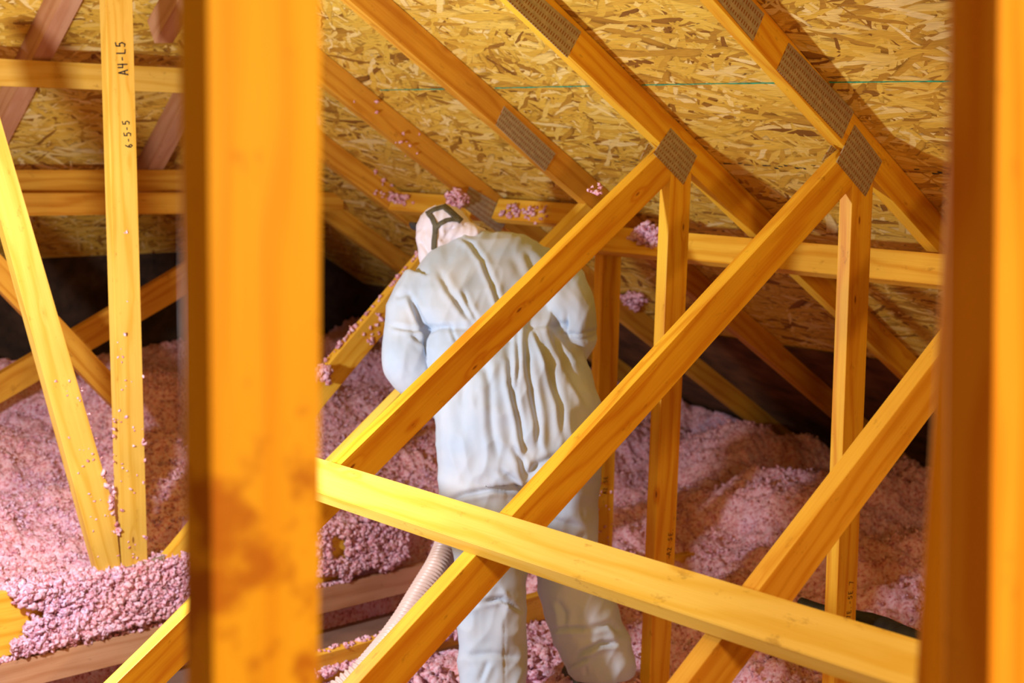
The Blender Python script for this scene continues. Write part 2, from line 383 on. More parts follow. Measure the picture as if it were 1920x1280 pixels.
# ---------------------------------------------------------------- roof trusses
GRP = 'roof trusses'
def truss(y, label, x0=RX, x1=5.6, x0b=-3.6, bc=BC, bcw=.089, bc0=-3.6):
    r = empty('roof_truss', (x1*.5, y+TH/2, bc)); tag(r, label, 'roof truss', GRP)
    poly = [(x0, zb(x0)), (x1, zb(x1)), (x1, zt(x1)-e), (x0, zt(x0)-e)]
    prism('top_chord', poly, y, TH, (1, -SL), WOODO if y < 3 else WOODR, r)
    prism('bottom_chord', [(bc0, bc), (5.5, bc), (5.5, bc-bcw+.001), (bc0, bc-bcw+.001)], y, TH, (1, 0), WOOD if y > 3.2 else WOODB, r)
    return r
U = np.array([SL, 1.0])*cs                # normal of rafter underside (x,z) pointing up
def web(y, r, A, B, width, side, mat, post=None, name='diagonal_web', ext0=.3, ext1=2.5, x_left=None, bc=BC):
    pl, d = strip(A, B, width, side, ext0, ext1)
    pl = clip(pl, np.array([2.95, zb(2.95)-.0008]), U)
    pl = clip(pl, np.array([0, bc+.0008]), np.array([0, -1.0]))
    if post is not None:
        p0, p1 = map(np.array, post); dd = p1-p0; nn = np.array([dd[1], -dd[0]]); nn /= np.hypot(*nn)
        if nn[0] < 0: nn = -nn
        pl = clip(pl, p0-nn*.001, nn)
    return prism(name, pl, y, TH, d, mat, r)
def xz(px, py, Y):
    p = onY(px, py, Y); return (p[0], p[2])

# truss with the joint at upper right, second in focus
def full_truss(y, label, wc, postL, platepx, wm, pm, extra=(), post=True):
    r = truss(y, label, bc=BL)
    pL = [xz(*p, y) for p in postL] if postL else None
    if not pL: pL = [(3.12, -.10), (3.145, -1.50)]
    web(y, r, xz(*wc[0], y), xz(*wc[1], y), .0895, 1, wm, post=pL, ext0=1.2, bc=BL)
    if post and pL:
        web(y, r, pL[0], pL[1], .0895, 1, pm, name='vertical_web', ext0=.3, ext1=1.6, bc=BL)
    for q in platepx: plate(q, y, r)
    return r
T1 = full_truss(2.73, 'roof truss directly in front of the worker, its diagonal crossing his back',
    [(1223, 301), (620, 889)], [(1257, 337), (1221, 1195)],
    [[(1257, 240), (1225, 287), (1281, 346), (1306, 292)], [(899, -105), (873, -74), (1063, 108), (1089, 60)]], WOODO, WOODO)
T2 = full_truss(2.12, 'roof truss with long diagonal running from upper right plate to the bottom of the picture',
    [(1570, 303), (673, 1280)], [(1599, 345), (1567, 1191)],
    [[(1602, 234), (1568, 303), (1622, 368), (1653, 302)], [(1478, 80), (1456, 131), (1578, 260), (1600, 209)], [(1290, -125), (1270, -88), (1411, 77), (1432, 26)]], WOODO, WOODO)
T3 = full_truss(1.51, 'nearest roof truss, only its short diagonal at lower right showing',
    [(1764, 661), (1291, 1280)], None, [], WOOD, WOODO)
# little loose galvanised corners sticking out above the joints
for (r, q, y) in ((T2, [(1558, 272), (1541, 301), (1553, 293), (1568, 280)], 2.15), (T1, [(1215, 268), (1200, 298), (1213, 288), (1224, 277)], 2.762)):
    o = plate(q, y, r, 'rear_plate'); o['label'] = 'galvanised plate corner on the far side'
# truss behind the worker
T0 = truss(3.34, 'roof truss just behind the worker, its pale diagonal passing under his elbow', bc=-1.505)
web(3.34, T0, xz(1017+13, 439+13, 3.34), xz(599+15, 861+15, 3.34), .0895, 1, WOODB, post=[xz(1130, 500, 3.34), xz(1113, 1040, 3.34)], bc=-1.505)
web(3.34, T0, xz(1130, 500, 3.34), xz(1114, 1040, 3.34), .0895, 1, WOODO, name='vertical_web', ext0=.4, ext1=1.4, bc=-1.505)
plate([(1163, 440), (1138, 462), (1152, 475), (1166, 466)], 3.34, T0)
plate([(945, 199), (929, 234), (1021, 321), (1041, 288)], 3.34, T0)
# hip end trusses with flat tops
def hip_truss(y, label, ztop, mat, bc=BC, bw=.089, bx=5.5):
    xh = 2.95-(ztop-.159)/SL
    r = empty('hip_truss', (3.0, y+TH/2, BC)); tag(r, label, 'hip truss', 'hip trusses')
    poly = [(xh, zb(xh)), (5.6, zb(5.6)), (5.6, zt(5.6)-e), (xh, zt(xh)-e)]
    prism('top_chord', poly, y, TH, (1, -SL), WOODR, r)
    prism('flat_top_chord', [(mx(xh)+.1, ztop-.003), (xh-.001, ztop-.003), (xh-.001, ztop-.088), (mx(xh)+.1, ztop-.088)], y, TH, (1, 0), mat, r)
    prism('bottom_chord', [(-3.4, bc), (bx, bc), (bx, bc-bw), (-3.4, bc-bw)], y, TH, (1, 0), WOOD, r)
    return r
def hweb(y, r, px4, mat, name):
    """web given by its four corners on the truss face"""
    P = [xz(*p, y) for p in px4]
    d = (np.array(P[1])-np.array(P[0]))
    return prism(name, P, y, TH, d, mat, r)
BY = 3.95
TM = hip_truss(BY, 'first hip truss, with two yellow webs meeting in a V on the left', hipz(BY)-.1, WOODR, bc=-1.335, bw=.19, bx=2.95)
vp = hweb(BY, TM, [(195, -95), (229.5, 1072), (277, 1062), (246, -95)], WOODV, 'upright_web')
vl = hweb(BY, TM, [(-56, 205), (187, 1084), (228, 1073), (215, 955), (-4, 205)], WOODV, 'slanting_web')
web(BY, TM, xz(790, 478, BY), xz(611, 690, BY), .0895, 1, WOOD, name='sloping_web', ext0=.25, ext1=1.2, bc=-1.335)
plate([(880, 350), (864, 385), (935, 438), (960, 398)], BY, TM)
plate([(188, 1078), (190, 1105), (312, 1072), (308, 1040)], BY, TM)
tag(board('ledger_board', (1.2, BY-.0195, -1.575), (3.3, BY-.0195, -1.575), (0, 0, 1), .088, TH, WOODP), 'dull tan board along the foot of the V webs, pink crumbs on its top edge', 'board')
H1 = hip_truss(4.56, 'hip truss behind the V webs, its flat chord high on the left', .205, WOODV)
hweb(4.56, H1, [(-80, 390), (232, 722), (225, 775), (-90, 452)], WOODR, 'falling_web')
H2 = hip_truss(5.17, 'farthest hip truss, with a web rising to the right on the left side', -.165, WOODR)
hweb(5.17-.001, H2, [(-120, 772), (420, 452), (420, 512), (-120, 826)], WOODR, 'rising_web')
tag(board('cross_brace', onY(-60, 384, 5.10), onY(640, 378, 5.10), (0, 0, 1), .082, .036, WOODR), 'flat horizontal board behind the V webs, just under the second flat chord', 'brace')
# hip-end jack rafters
def on_hip(px, py, drop):
    d = ray(px, py); t = (.32+.62*4.56-drop)/(d[2]+.62*d[1]); return d*t
for k, (a, b, lab) in enumerate([((148, -60), (-28, 290), 'brownish sloping rafter behind the V webs, top left corner'),
                               ((352, 180), (240, 385), 'brownish sloping rafter seen right of the marked upright web'),
                               ((420, -150), (300, 60), 'short rafter end at the top beside the blurred foreground post')]):
    dr = .12 if k == 2 else .052; P0 = on_hip(*a, dr); P1 = on_hip(*b, dr)
    tag(board('jack_rafter', P0, P1, (0, .53, .85), .088, .066, WOODP), lab, 'rafter', 'jack rafters of the hip end')

# ---------------------------------------------------------------- braces running across the trusses
wn = np.array([-.5592, 0, .829])                       # normal of the narrow upper side of the diagonals
wd = np.array([-.829, 0, -.5592])
p_edge = np.array([1.952, 0, -.793])
c = p_edge + wn*(.019+.012)+wd*.056 + np.array([.012, 0, .004])
tag(board('lateral_brace', (c[0], .66, c[2]), (c[0], 3.05, c[2]), wd, .0895, TH, WOODB), 'long bright yellow board nailed across the three diagonals at the bottom', 'brace')
th = math.radians(27)
def rbrace(px, py, X, y0, y1, lab):
    p = onX(px, py, X); up = np.array([math.sin(th), 0, math.cos(th)]); nn = np.array([-math.cos(th), 0, math.sin(th)])
    c = np.array([p[0], 0, p[2]])-up*.0445-nn*.019
    tag(board('purlin_brace', (c[0], y0, c[2]), (c[0], y1, c[2]), up, .089, TH, WOOD), lab, 'brace', 'boards nailed under the rafters')
rbrace(1300, 437, 3.50, 1.2, 3.52, 'yellow horizontal board behind the two upright webs at right')
def block(y0, y1, lab):
    p = onX(800, 362, 3.57, ); up = np.array([math.sin(th), 0, math.cos(th)]); nn = np.array([-math.cos(th), 0, math.sin(th)])
    c = p-up*.041-nn*.019
    tag(board('blocking_board', (c[0], y0, c[2]), (c[0], y1, c[2]), up, .080, TH, WOOD), lab, 'board', 'short boards between the rafters')
block(3.381, 3.946, 'short yellow board between two rafters, just right of the plate behind the worker\'s head')
block(3.991, 4.556, 'short yellow board between two rafters, above and left of the hood')

# ---------------------------------------------------------------- foreground posts
def post(poly, y, th_, lab, mat, axis=(0, 1)):
    o = prism('wooden_post', poly, y, th_, axis, mat, None); tag(o, lab, 'post'); return o
post([(.516, -1.72), (.607, -1.72), (.607, zt(.607)-e), (.516, zt(.516)-e)], .86, TH, 'blurred bright orange upright post close to the camera at left', WOODS)
post([(1.012, -1.72), (1.10, -1.72), (1.10, zt(1.1)-e), (1.012, zt(1.012)-e)], .565, TH+.002, 'blurred dark brown upright post at the right edge', WOODO)
a0, a1 = xz(1888, 0, .5), xz(1868, 1280, .5)
pl, d_ = strip(a0, a1, .089, 1, 3.2, 1.9); pl = clip(pl, np.array([1, zt(1)-e]), U); pl = clip(pl, np.array([0, -1.719]), np.array([0, -1.0]))
post(pl, .505, TH, 'blurred leaning post lit bright orange, cut by the right edge of the picture', WOOD, d_)

# ---------------------------------------------------------------- writing on the wood
def stroke_mark(name, strokes, org, ux, uy, nrm, wid, parent, mat):
    V, Fc = [], []
    base = np.array(parent.matrix_world.translation) if parent else np.zeros(3)
    for s in strokes:
        s = [np.array(p, float) for p in s]
        for i in range(len(s)-1):
            a, b = s[i], s[i+1]; d = b-a; L = np.hypot(*d); d = d/L; q = np.array([-d[1], d[0]])*wid/2
            a2 = a-d*wid*.3; b2 = b+d*wid*.3; k = len(V)
            for c2 in (a2+q, b2+q, b2-q, a2-q): V.append(org+ux*c2[0]+uy*c2[1]+nrm*.0012)
            Fc.append((k, k+1, k+2, k+3))
    return V, Fc
GL = {'A': [[(0, 0), (.35, 1), (.7, 0)], [(.12, .35), (.6, .35)]], '4': [[(.1, 1), (.05, .5), (.6, .5)], [(.55, 1), (.5, 0)]],
      '-': [[(.1, .45), (.5, .45)]], 'L': [[(.1, 1), (.05, .1), (.6, .05)]],
      '5': [[(.65, 1), (.15, .95), (.1, .55), (.45, .6), (.6, .3), (.35, 0), (0, .08)]],
      '6': [[(.5, 1), (.15, .6), (.05, .25), (.3, 0), (.55, .2), (.4, .5), (.1, .35)]],
      '2': [[(.05, .8), (.3, 1), (.55, .8), (.1, .1), (.05, 0), (.6, 0)]], 'E': [[(.6, 1), (.1, 1), (.1, 0), (.6, 0)], [(.1, .5), (.5, .5)]],
      '.': [[(.1, 0), (.16, .04)]], '7': [[(0, 1), (.6, 1), (.25, 0)]], 'S': [[(.6, .9), (.3, 1), (.05, .75), (.55, .3), (.3, 0), (0, .12)]], ' ': []}
def writing(text, pa, pb, Y, hgt_px, parent, mat, wid):
    """text runs from the point pa to pb on the face at depth Y"""
    A = onY(*pa, Y); B = onY(*pb, Y); ux = (B-A); L = np.linalg.norm(ux); ux /= L
    nrm = np.array([0, -1.0, 0]); uy = np.cross(nrm, ux)
    uy = -uy if uy[0] > 0 else uy
    step = L/len(text); h = hgt_px; V, Fc = [], []
    for i, ch in enumerate(text):
        st = [[(step*i+p[0]*step*.95, p[1]*h) for p in s] for s in GL[ch]]
        v, f = stroke_mark('w', st, A, ux, uy, nrm, wid, None, mat)
        k = len(V); V += v; Fc += [tuple(j+k for j in q) for q in f]
    inv = parent.matrix_basis.inverted() @ Matrix.Translation(parent.parent.location).inverted()
    V = [inv @ Vector(v) for v in V]
    o = mesh_obj('handwriting', V, Fc, mat, parent); return o
writing('A4-L5', (240, 140), (233, 74), BY, .030, vp, INK, .0035)
writing('6-5-5', (248, 276), (241, 222), BY, .022, vp, INK, .003)
for t_, txt, pa, pb, Y in ((T1, 'A2 SE.', (1257, 1040), (1262, 985), 2.73), (T2, '7E.-5E.7', (1594, 1158), (1600, 1085), 2.12), (T0, 'A2 5E', (1137, 925), (1139, 890), 3.34)):
    pw = [c_ for c_ in t_.children if c_.name.startswith('vertical_web')][0]
    o = writing(txt, pa, pb, Y, .018, pw, STAMP, .0022); o.name = 'stamp'

# ---------------------------------------------------------------- blown insulation
def vnoise(x, y, seed):
    xi = np.floor(x).astype(int); yi = np.floor(y).astype(int); fx = x-xi; fy = y-yi
    fx = fx*fx*(3-2*fx); fy = fy*fy*(3-2*fy)
    r_ = np.random.default_rng(seed).random((256, 256))
    g = lambda a, b: r_[a % 256, b % 256]
    return (g(xi, yi)*(1-fx)+g(xi+1, yi)*fx)*(1-fy)+(g(xi, yi+1)*(1-fx)+g(xi+1, yi+1)*fx)*fy
def fbm(x, y, s, o=4):
    v = 0; a = .5
    for i in range(o): v = v+a*(vnoise(x, y, s+i)-.5); x = x*2.1+3; y = y*2.1+7; a *= .55
    return v
def sstep(a, b, x):
    t = np.clip((x-a)/(b-a), 0, 1); return t*t*(3-2*t)
def ground(x, y):
    wob = fbm(x*1.7, y*1.7, 5, 3)*.5
    back = -1.70+.345*sstep(4.01, 4.06, y+wob*.03)+.15*sstep(4.0, 4.6, y+wob*.3)+.19*sstep(4.6, 5.8, y+wob*.5)
    right = -1.70+.20*sstep(3.05, 3.45, x+wob*.2)+.16*sstep(3.5, 4.9, x+wob*.5)
    gap = -1.70+.10*sstep(2.3, 2.7, x+wob)*(y < 3.3)
    h = np.maximum(np.maximum(back, right), gap)
    ridge = .08*np.sin((x*.7+y)*7+wob*6)*sstep(4.5, 5.0, np.maximum(y, x+.9))
    amp = sstep(-1.68, -1.55, h)
    h = h+fbm(x*2.6, y*2.6, 20, 3)*.24*amp+ridge*.7*amp+(fbm(x*17, y*17, 30, 3)*.06+fbm(x*48, y*48, 41, 2)*.045)*np.clip(amp+.25, 0, 1)
    bare = (amp < .15)
    return h, amp
nx, ny = 520, 440
gx = np.linspace(.6, 5.72, nx); gy = np.linspace(1.6, 5.98, ny)
X, Y = np.meshgrid(gx, gy)
Hh, amp = ground(X, Y)
Hh = np.where(amp < .04, np.minimum(Hh, -1.726), Hh)
Hh = np.minimum(Hh, zt(X)-.03)
jx = rng.uniform(-.004, .004, X.shape); jy = rng.uniform(-.004, .004, X.shape)
V = np.stack([X+jx, Y+jy, Hh], -1).reshape(-1, 3)
idx = np.arange(nx*ny).reshape(ny, nx)
Q = np.stack([idx[:-1, :-1], idx[:-1, 1:], idx[1:, 1:], idx[1:, :-1]], -1).reshape(-1, 4)
def npmesh(name, V, Fq, mat, smooth=False):
    me = bpy.data.meshes.new(name); k = Fq.shape[1]
    me.vertices.add(len(V)); me.vertices.foreach_set('co', V.astype(np.float32).ravel())
    me.loops.add(Fq.size); me.loops.foreach_set('vertex_index', Fq.astype(np.int32).ravel())
    me.polygons.add(len(Fq)); me.polygons.foreach_set('loop_start', (np.arange(len(Fq))*k).astype(np.int32))
    try: me.polygons.foreach_set('loop_total', np.full(len(Fq), k, np.int32))
    except Exception: pass
    me.update(calc_edges=True); me.validate()
    me.polygons.foreach_set('use_smooth', [smooth]*len(me.polygons))
    me.materials.append(mat); return me
o = bpy.data.objects.new('blown_insulation', npmesh('blown_insulation', V, Q, PINK, True)); C.objects.link(o)
tag(o, 'deep fluffy pink blown insulation heaped over the attic floor', 'insulation', kind='stuff')

def ico_variants(k, sub=1):
    out = []
    for i in range(k):
        bm = bmesh.new(); bmesh.ops.create_icosphere(bm, subdivisions=sub+1 if sub > 1 else 2, radius=1)
        off = Vector((i*7.3, i*1.9, i*4.1))
        for v in bm.verts:
            s = 1+noise.noise(v.co*2.1+off)*1.0+random.uniform(-.38, .38); v.co = v.co*s
        vs = np.array([v.co[:] for v in bm.verts]); fs = np.array([[v.index for v in f.verts] for f in bm.faces]); bm.free(); out.append((vs, fs))
    return out
ICO = ico_variants(8)
def crumbs(name, pts, sizes, label, cat='insulation'):
    VV, FF = [], []; k = 0
    for p, s in zip(pts, sizes):
        vs, fs = ICO[random.randrange(8)]
        q = Matrix.Rotation(random.uniform(0, 6.28), 3, Vector((random.random()-.5, random.random()-.5, random.random()-.4)).normalized())
        sc = np.array([random.uniform(.6, 1.5), random.uniform(.6, 1.3), random.uniform(.5, 1.0)])*s
        VV.append((vs*sc) @ np.array(q).T+p); FF.append(fs+k); k += len(vs)
    o = bpy.data.objects.new(name, npmesh(name, np.concatenate(VV), np.concatenate(FF), PINK, True)); C.objects.link(o)
    tag(o, label, cat, kind='stuff'); return o
N = 13000
px_ = np.concatenate([rng.uniform(1.2, 4.2, N), rng.uniform(2.9, 5.2, N//2)]); py_ = np.concatenate([rng.uniform(3.9, 5.4, N), rng.uniform(2.0, 4.2, N//2)])
hh, am = ground(px_, py_); keep = (am > .2) & (rng.random(len(am)) < .85)
pts = np.stack([px_, py_, hh+rng.uniform(-.006, .010, len(hh))], -1)[keep]
# pink spilled between the bottom chords and on top of them
def scatter(n, x0, x1, y0, y1, z, sz, dens=None):
    P = np.stack([rng.uniform(x0, x1, n), rng.uniform(y0, y1, n), np.full(n, z)], -1)
    if dens: P = P[dens(P)]
    return P, rng.uniform(sz*.5, sz, len(P))
sz = rng.uniform(.003, .009, len(pts))
crumbs('insulation_clumps', pts, sz, 'loose pink tufts lying all over the blown insulation')
PP, SS = [], []
for a in [(900, 1.7, 3.2, 3.955, 4.0, -1.335, .016), (160, 1.75, 3.1, 3.34, 3.38, -1.503, .008), (500, 2.0, 3.3, 3.0, 3.33, -1.60, .02),
          (900, 1.9, 2.9, 2.78, 3.2, -1.66, .02), (260, 2.2, 3.4, 2.73, 2.77, BL+.004, .011), (320, 1.7, 2.9, 3.3, 3.36, -1.55, .012), (420, 1.2, 2.9, 3.915, 3.945, BC+.003, .008)]:
    p, s = scatter(*a); PP.append(p); SS.append(s)
for (x0, x1, top, bot, n_) in [(25, 375, lambda x: 1112-.19*x, lambda x: 1240-.27*x, 3200), (596, 765, lambda x: 985, lambda x: 1098-.2*(x-600)-20*abs(math.sin(x/23)), 1500)]:
    for i in range(n_):
        x = random.uniform(x0, x1); q_ = random.random()**1.15; y = top(x)+(bot(x)-top(x))*q_
        if y > 1135-.2*x and y < 1205-.1*x and x < 82-.6*(y-1140)+14*math.sin(y/7) and random.random() < .97: continue
        if 620 < x < 650 and 1005 < y < 1050: continue
        PP.append(np.array([onY(x, y, 3.95-.008-.028*q_+random.uniform(-.012, .012))])); SS.append(np.array([random.uniform(.004, .0125)]))
crumbs('insulation_spill', np.concatenate(PP), np.concatenate(SS), 'pink insulation crumbs spilled along the bottom chords beside the worker\'s legs')
# crumbs that stick to the webs
def surf(x, y, k):
    if k > 0: return onY(x, y, k)
    if k < 0: return onX(x, y, -k)
    d = ray(x, y); return d*((.159+SL*2.95-.02)/(d[2]+SL*d[0]))
PP, SS = [], []
def stick(n, pa, pb, Y, half, sz, bias=1.0):
    for i in range(n):
        t = random.random()**bias; x = pa[0]+(pb[0]-pa[0])*t; y = pa[1]+(pb[1]-pa[1])*t
        dx, dy = pb[0]-pa[0], pb[1]-pa[1]; L = math.hypot(dx, dy); s = random.uniform(-1, 1)*half
        p = onY(x-dy/L*s, y+dx/L*s, Y); PP.append(p); SS.append(random.uniform(.3, 1)*sz)
def edge_line(n, pa, pb, Y, sz):
    for i in range(n):
        t = random.random(); p = onY(pa[0]+(pb[0]-pa[0])*t, pa[1]+(pb[1]-pa[1])*t, Y); PP.append(p+rng.uniform(-.004, .004, 3)); SS.append(random.uniform(.2, 1)**1.6*sz)
edge_line(46, (790, 470), (604, 682), 3.965, .010)
stick(34, (770, 530), (690, 640), 3.949, 18, .010)
stick(34, (240, 1050), (238, 560), BY, 20, .005, 1.6)
edge_line(13, (272, 1030), (267, 640), BY, .008)
edge_line(14, (216, 1000), (212, 770), BY, .007)
edge_line(40, (192, 880), (222, 1000), BY, .009)
stick(26, (200, 1040), (120, 700), BY, 20, .0045)
edge_line(8, (190, 860), (150, 720), BY, .005)
stick(18, (1135, 1040), (1135, 900), 3.339, 14, .006)
stick(4, (236, 434), (238, 436), BY, 3, .006)
for (cx, cy, Y, n, r, s) in [(1215, 440, -3.47, 110, 24, .012), (1185, 565, 0, 90, 20, .014), (858, 372, 3.94, 80, 17, .012), (1125, 355, 2.73, 10, 16, .008), (742, 372, -3.54, 22, 9, .010),
                              (760, 376, -3.54, 14, 12, .008), (960, 398, -3.54, 30, 18, .009), (1010, 400, -3.54, 22, 24, .008), (718, 345, 4.555, 14, 40, .007), (690, 200, 3.95, 7, 30, .006), (770, 270, 3.95, 12, 35, .006), (604, 700, 3.9, 50, 14, .016)]:
    for i in range(n):
        a_, q_ = random.uniform(0, 6.28), r*math.sqrt(random.random()); PP.append(surf(cx+math.cos(a_)*q_, cy+math.sin(a_)*q_*.8, Y)+np.array([rng.uniform(-.01, .01), rng.uniform(-.02, .02), 0])); SS.append(random.uniform(.5, 1)*s)
crumbs('stuck_fluff', np.array(PP), SS, 'small pink fluff stuck to webs, rafters and braces')

# ---------------------------------------------------------------- worker
def loft(rings, nseg=28, pw=2.3):
    """rings of (px_left, px_right, py, depth, half thickness)"""
    V = []; right = M[0]; fwd = np.array([M[2][0], M[2][1], 0]); fwd /= np.linalg.norm(fwd)
    for xl, xr, y, t, b in rings:
        cpt = at((xl+xr)/2, y, t); a = (xr-xl)/2/F*t
        for i in range(nseg):
            f = 2*math.pi*i/nseg; cc, ss = math.cos(f), math.sin(f)
            V.append(cpt+right*a*abs(cc)**(2/pw)*np.sign(cc)+fwd*b*abs(ss)**(2/pw)*np.sign(ss))
    Fc = []
    for r_ in range(len(rings)-1):
        for i in range(nseg):
            j = (i+1) % nseg; Fc.append((r_*nseg+i, r_*nseg+j, (r_+1)*nseg+j, (r_+1)*nseg+i))
    Fc.append(tuple(range(nseg-1, -1, -1))); Fc.append(tuple((len(rings)-1)*nseg+i for i in range(nseg)))
    return V, Fc
def tube(path, nseg=16):
    """path of (point, radius)"""
    V, Fc = [], []; P = [np.array(p) for p, r_ in path]
    up = np.array([0, 0, 1.0])
    for i, (p, r_) in enumerate(path):
        d = P[min(i+1, len(P)-1)]-P[max(i-1, 0)]; d = d/np.linalg.norm(d)
        a = np.cross(d, up); a = a if np.linalg.norm(a) > .1 else np.cross(d, np.array([1.0, 0, 0])); a /= np.linalg.norm(a); b = np.cross(d, a)
        for k in range(nseg):
            f = 2*math.pi*k/nseg; V.append(P[i]+(a*math.cos(f)+b*math.sin(f))*r_)
    for r_ in range(len(path)-1):
        for i in range(nseg):
            j = (i+1) % nseg; Fc.append((r_*nseg+i, r_*nseg+j, (r_+1)*nseg+j, (r_+1)*nseg+i))
    Fc.append(tuple(range(nseg-1, -1, -1))); Fc.append(tuple((len(path)-1)*nseg+i for i in range(nseg)))
    return V, Fc
def smooth_path(pts, n=8):
    pts = [(np.array(p, float), r_) for p, r_ in pts]; out = []
    for i in range(len(pts)-1):
        p0 = pts[max(i-1, 0)]; p1 = pts[i]; p2 = pts[i+1]; p3 = pts[min(i+2, len(pts)-1)]
        for k in range(n):
            t = k/n; f = lambda a, b, c_, d: .5*((2*b)+(-a+c_)*t+(2*a-5*b+4*c_-d)*t*t+(-a+3*b-3*c_+d)*t**3)
            out.append((f(p0[0], p1[0], p2[0], p3[0]), f(p0[1], p1[1], p2[1], p3[1])))
    out.append(pts[-1]); return out
def dens(rings, n=4):
    out = []
    for a, b in zip(rings[:-1], rings[1:]):
        for k in range(n): out.append(tuple(a[i]+(b[i]-a[i])*k/n for i in range(5)))
    out.append(rings[-1]); return out
def fuse(name, parts, voxel, iters=6):
    V, Fc = [], []
    for v, f in parts:
        k = len(V); V += list(v); Fc += [tuple(i+k for i in q) for q in f]
    me = bpy.data.meshes.new(name); me.from_pydata([tuple(map(float, v)) for v in V], [], Fc)
    bm = bmesh.new(); bm.from_mesh(me); bmesh.ops.recalc_face_normals(bm, faces=bm.faces); bm.to_mesh(me); bm.free()
    o = bpy.data.objects.new(name, me); C.objects.link(o)
    m = o.modifiers.new('r', 'REMESH'); m.mode = 'VOXEL'; m.voxel_size = voxel
    s = o.modifiers.new('s', 'SMOOTH'); s.factor = .5; s.iterations = iters
    dg = bpy.context.evaluated_depsgraph_get(); dg.update()
    nm = bpy.data.meshes.new_from_object(o.evaluated_get(dg)); nm.name = name
    bpy.data.objects.remove(o); return nm
torso = dens([(885, 950, 436, 4.40, .03), (845, 990, 446, 4.39, .075), (812, 1030, 470, 4.37, .10), (785, 1052, 500, 4.34, .12), (768, 1072, 535, 4.30, .135),
         (775, 1078, 570, 4.26, .14), (795, 1075, 600, 4.23, .14), (808, 1066, 614, 4.21, .13), (800, 1090, 650, 4.19, .15), (806, 1106, 700, 4.16, .165),
         (814, 1122, 750, 4.13, .17), (819, 1130, 800, 4.11, .17), (820, 1128, 850, 4.09, .16), (822, 1124, 885, 4.08, .14)])
legL = dens([(822, 990, 850, 4.09, .13), (822, 988, 890, 4.07, .115), (827, 990, 930, 4.05, .105), (838, 992, 985, 4.01, .095), (850, 990, 1040, 3.97, .09), (862, 982, 1095, 3.95, .085),
        (858, 984, 1150, 3.93, .085), (860, 984, 1210, 3.90, .08), (861, 986, 1270, 3.87, .078), (866, 988, 1330, 3.84, .07)])
legR = dens([(975, 1128, 850, 4.10, .13), (980, 1124, 890, 4.10, .115), (988, 1118, 935, 4.10, .10), (998, 1117, 990, 4.10, .092), (1006, 1120, 1050, 4.11, .088), (1010, 1136, 1100, 4.12, .09),
        (1020, 1160, 1150, 4.12, .09), (1034, 1176, 1188, 4.12, .09), (1054, 1190, 1230, 4.12, .088), (1072, 1188, 1262, 4.12, .08)])
armL = smooth_path([(at(800, 535, 4.31), .078), (at(776, 580, 4.28), .076), (at(766, 630, 4.24), .068), (at(764, 680, 4.19), .066), (at(778, 706, 4.20), .060), (at(812, 742, 4.33), .052), (at(850, 782, 4.50), .045)])
armR = smooth_path([(at(1040, 525, 4.26), .082), (at(1062, 570, 4.2), .075), (at(1078, 605, 4.18), .062), (at(1076, 640, 4.2), .056), (at(1040, 690, 4.33), .05), (at(960, 765, 4.52), .045)])
me = fuse('coverall', [loft(torso), loft(legL), loft(legR), tube(armL), tube(armR)], .0052, 7)
# folds pressed into the cloth
nv = len(me.vertices); co = np.empty(nv*3); me.vertices.foreach_get('co', co); co = co.reshape(-1, 3)
nr = np.empty(nv*3); me.vertices.foreach_get('normal', nr); nr = nr.reshape(-1, 3)
qx, qy = pix(co)
face = np.clip(-(nr*co/np.linalg.norm(co, axis=1)[:, None]).sum(1), 0, 1)**.5
def pl_dist(path):
    best = np.full(nv, 1e9); sgn = np.zeros(nv); tt = np.zeros(nv)
    segs = list(zip(path[:-1], path[1:]))
    for i, (a, b) in enumerate(segs):
        a, b = np.array(a, float), np.array(b, float); d = b-a; L = d @ d
        t = np.clip(((qx-a[0])*d[0]+(qy-a[1])*d[1])/L, 0, 1); ex, ey = qx-a[0]-t*d[0], qy-a[1]-t*d[1]; ds = np.hypot(ex, ey)
        m = ds < best; best[m] = ds[m]; sgn[m] = np.sign(d[0]*ey-d[1]*ex)[m]; tt[m] = ((i+t)/len(segs))[m]
    return best*sgn, tt
disp = np.zeros(nv)
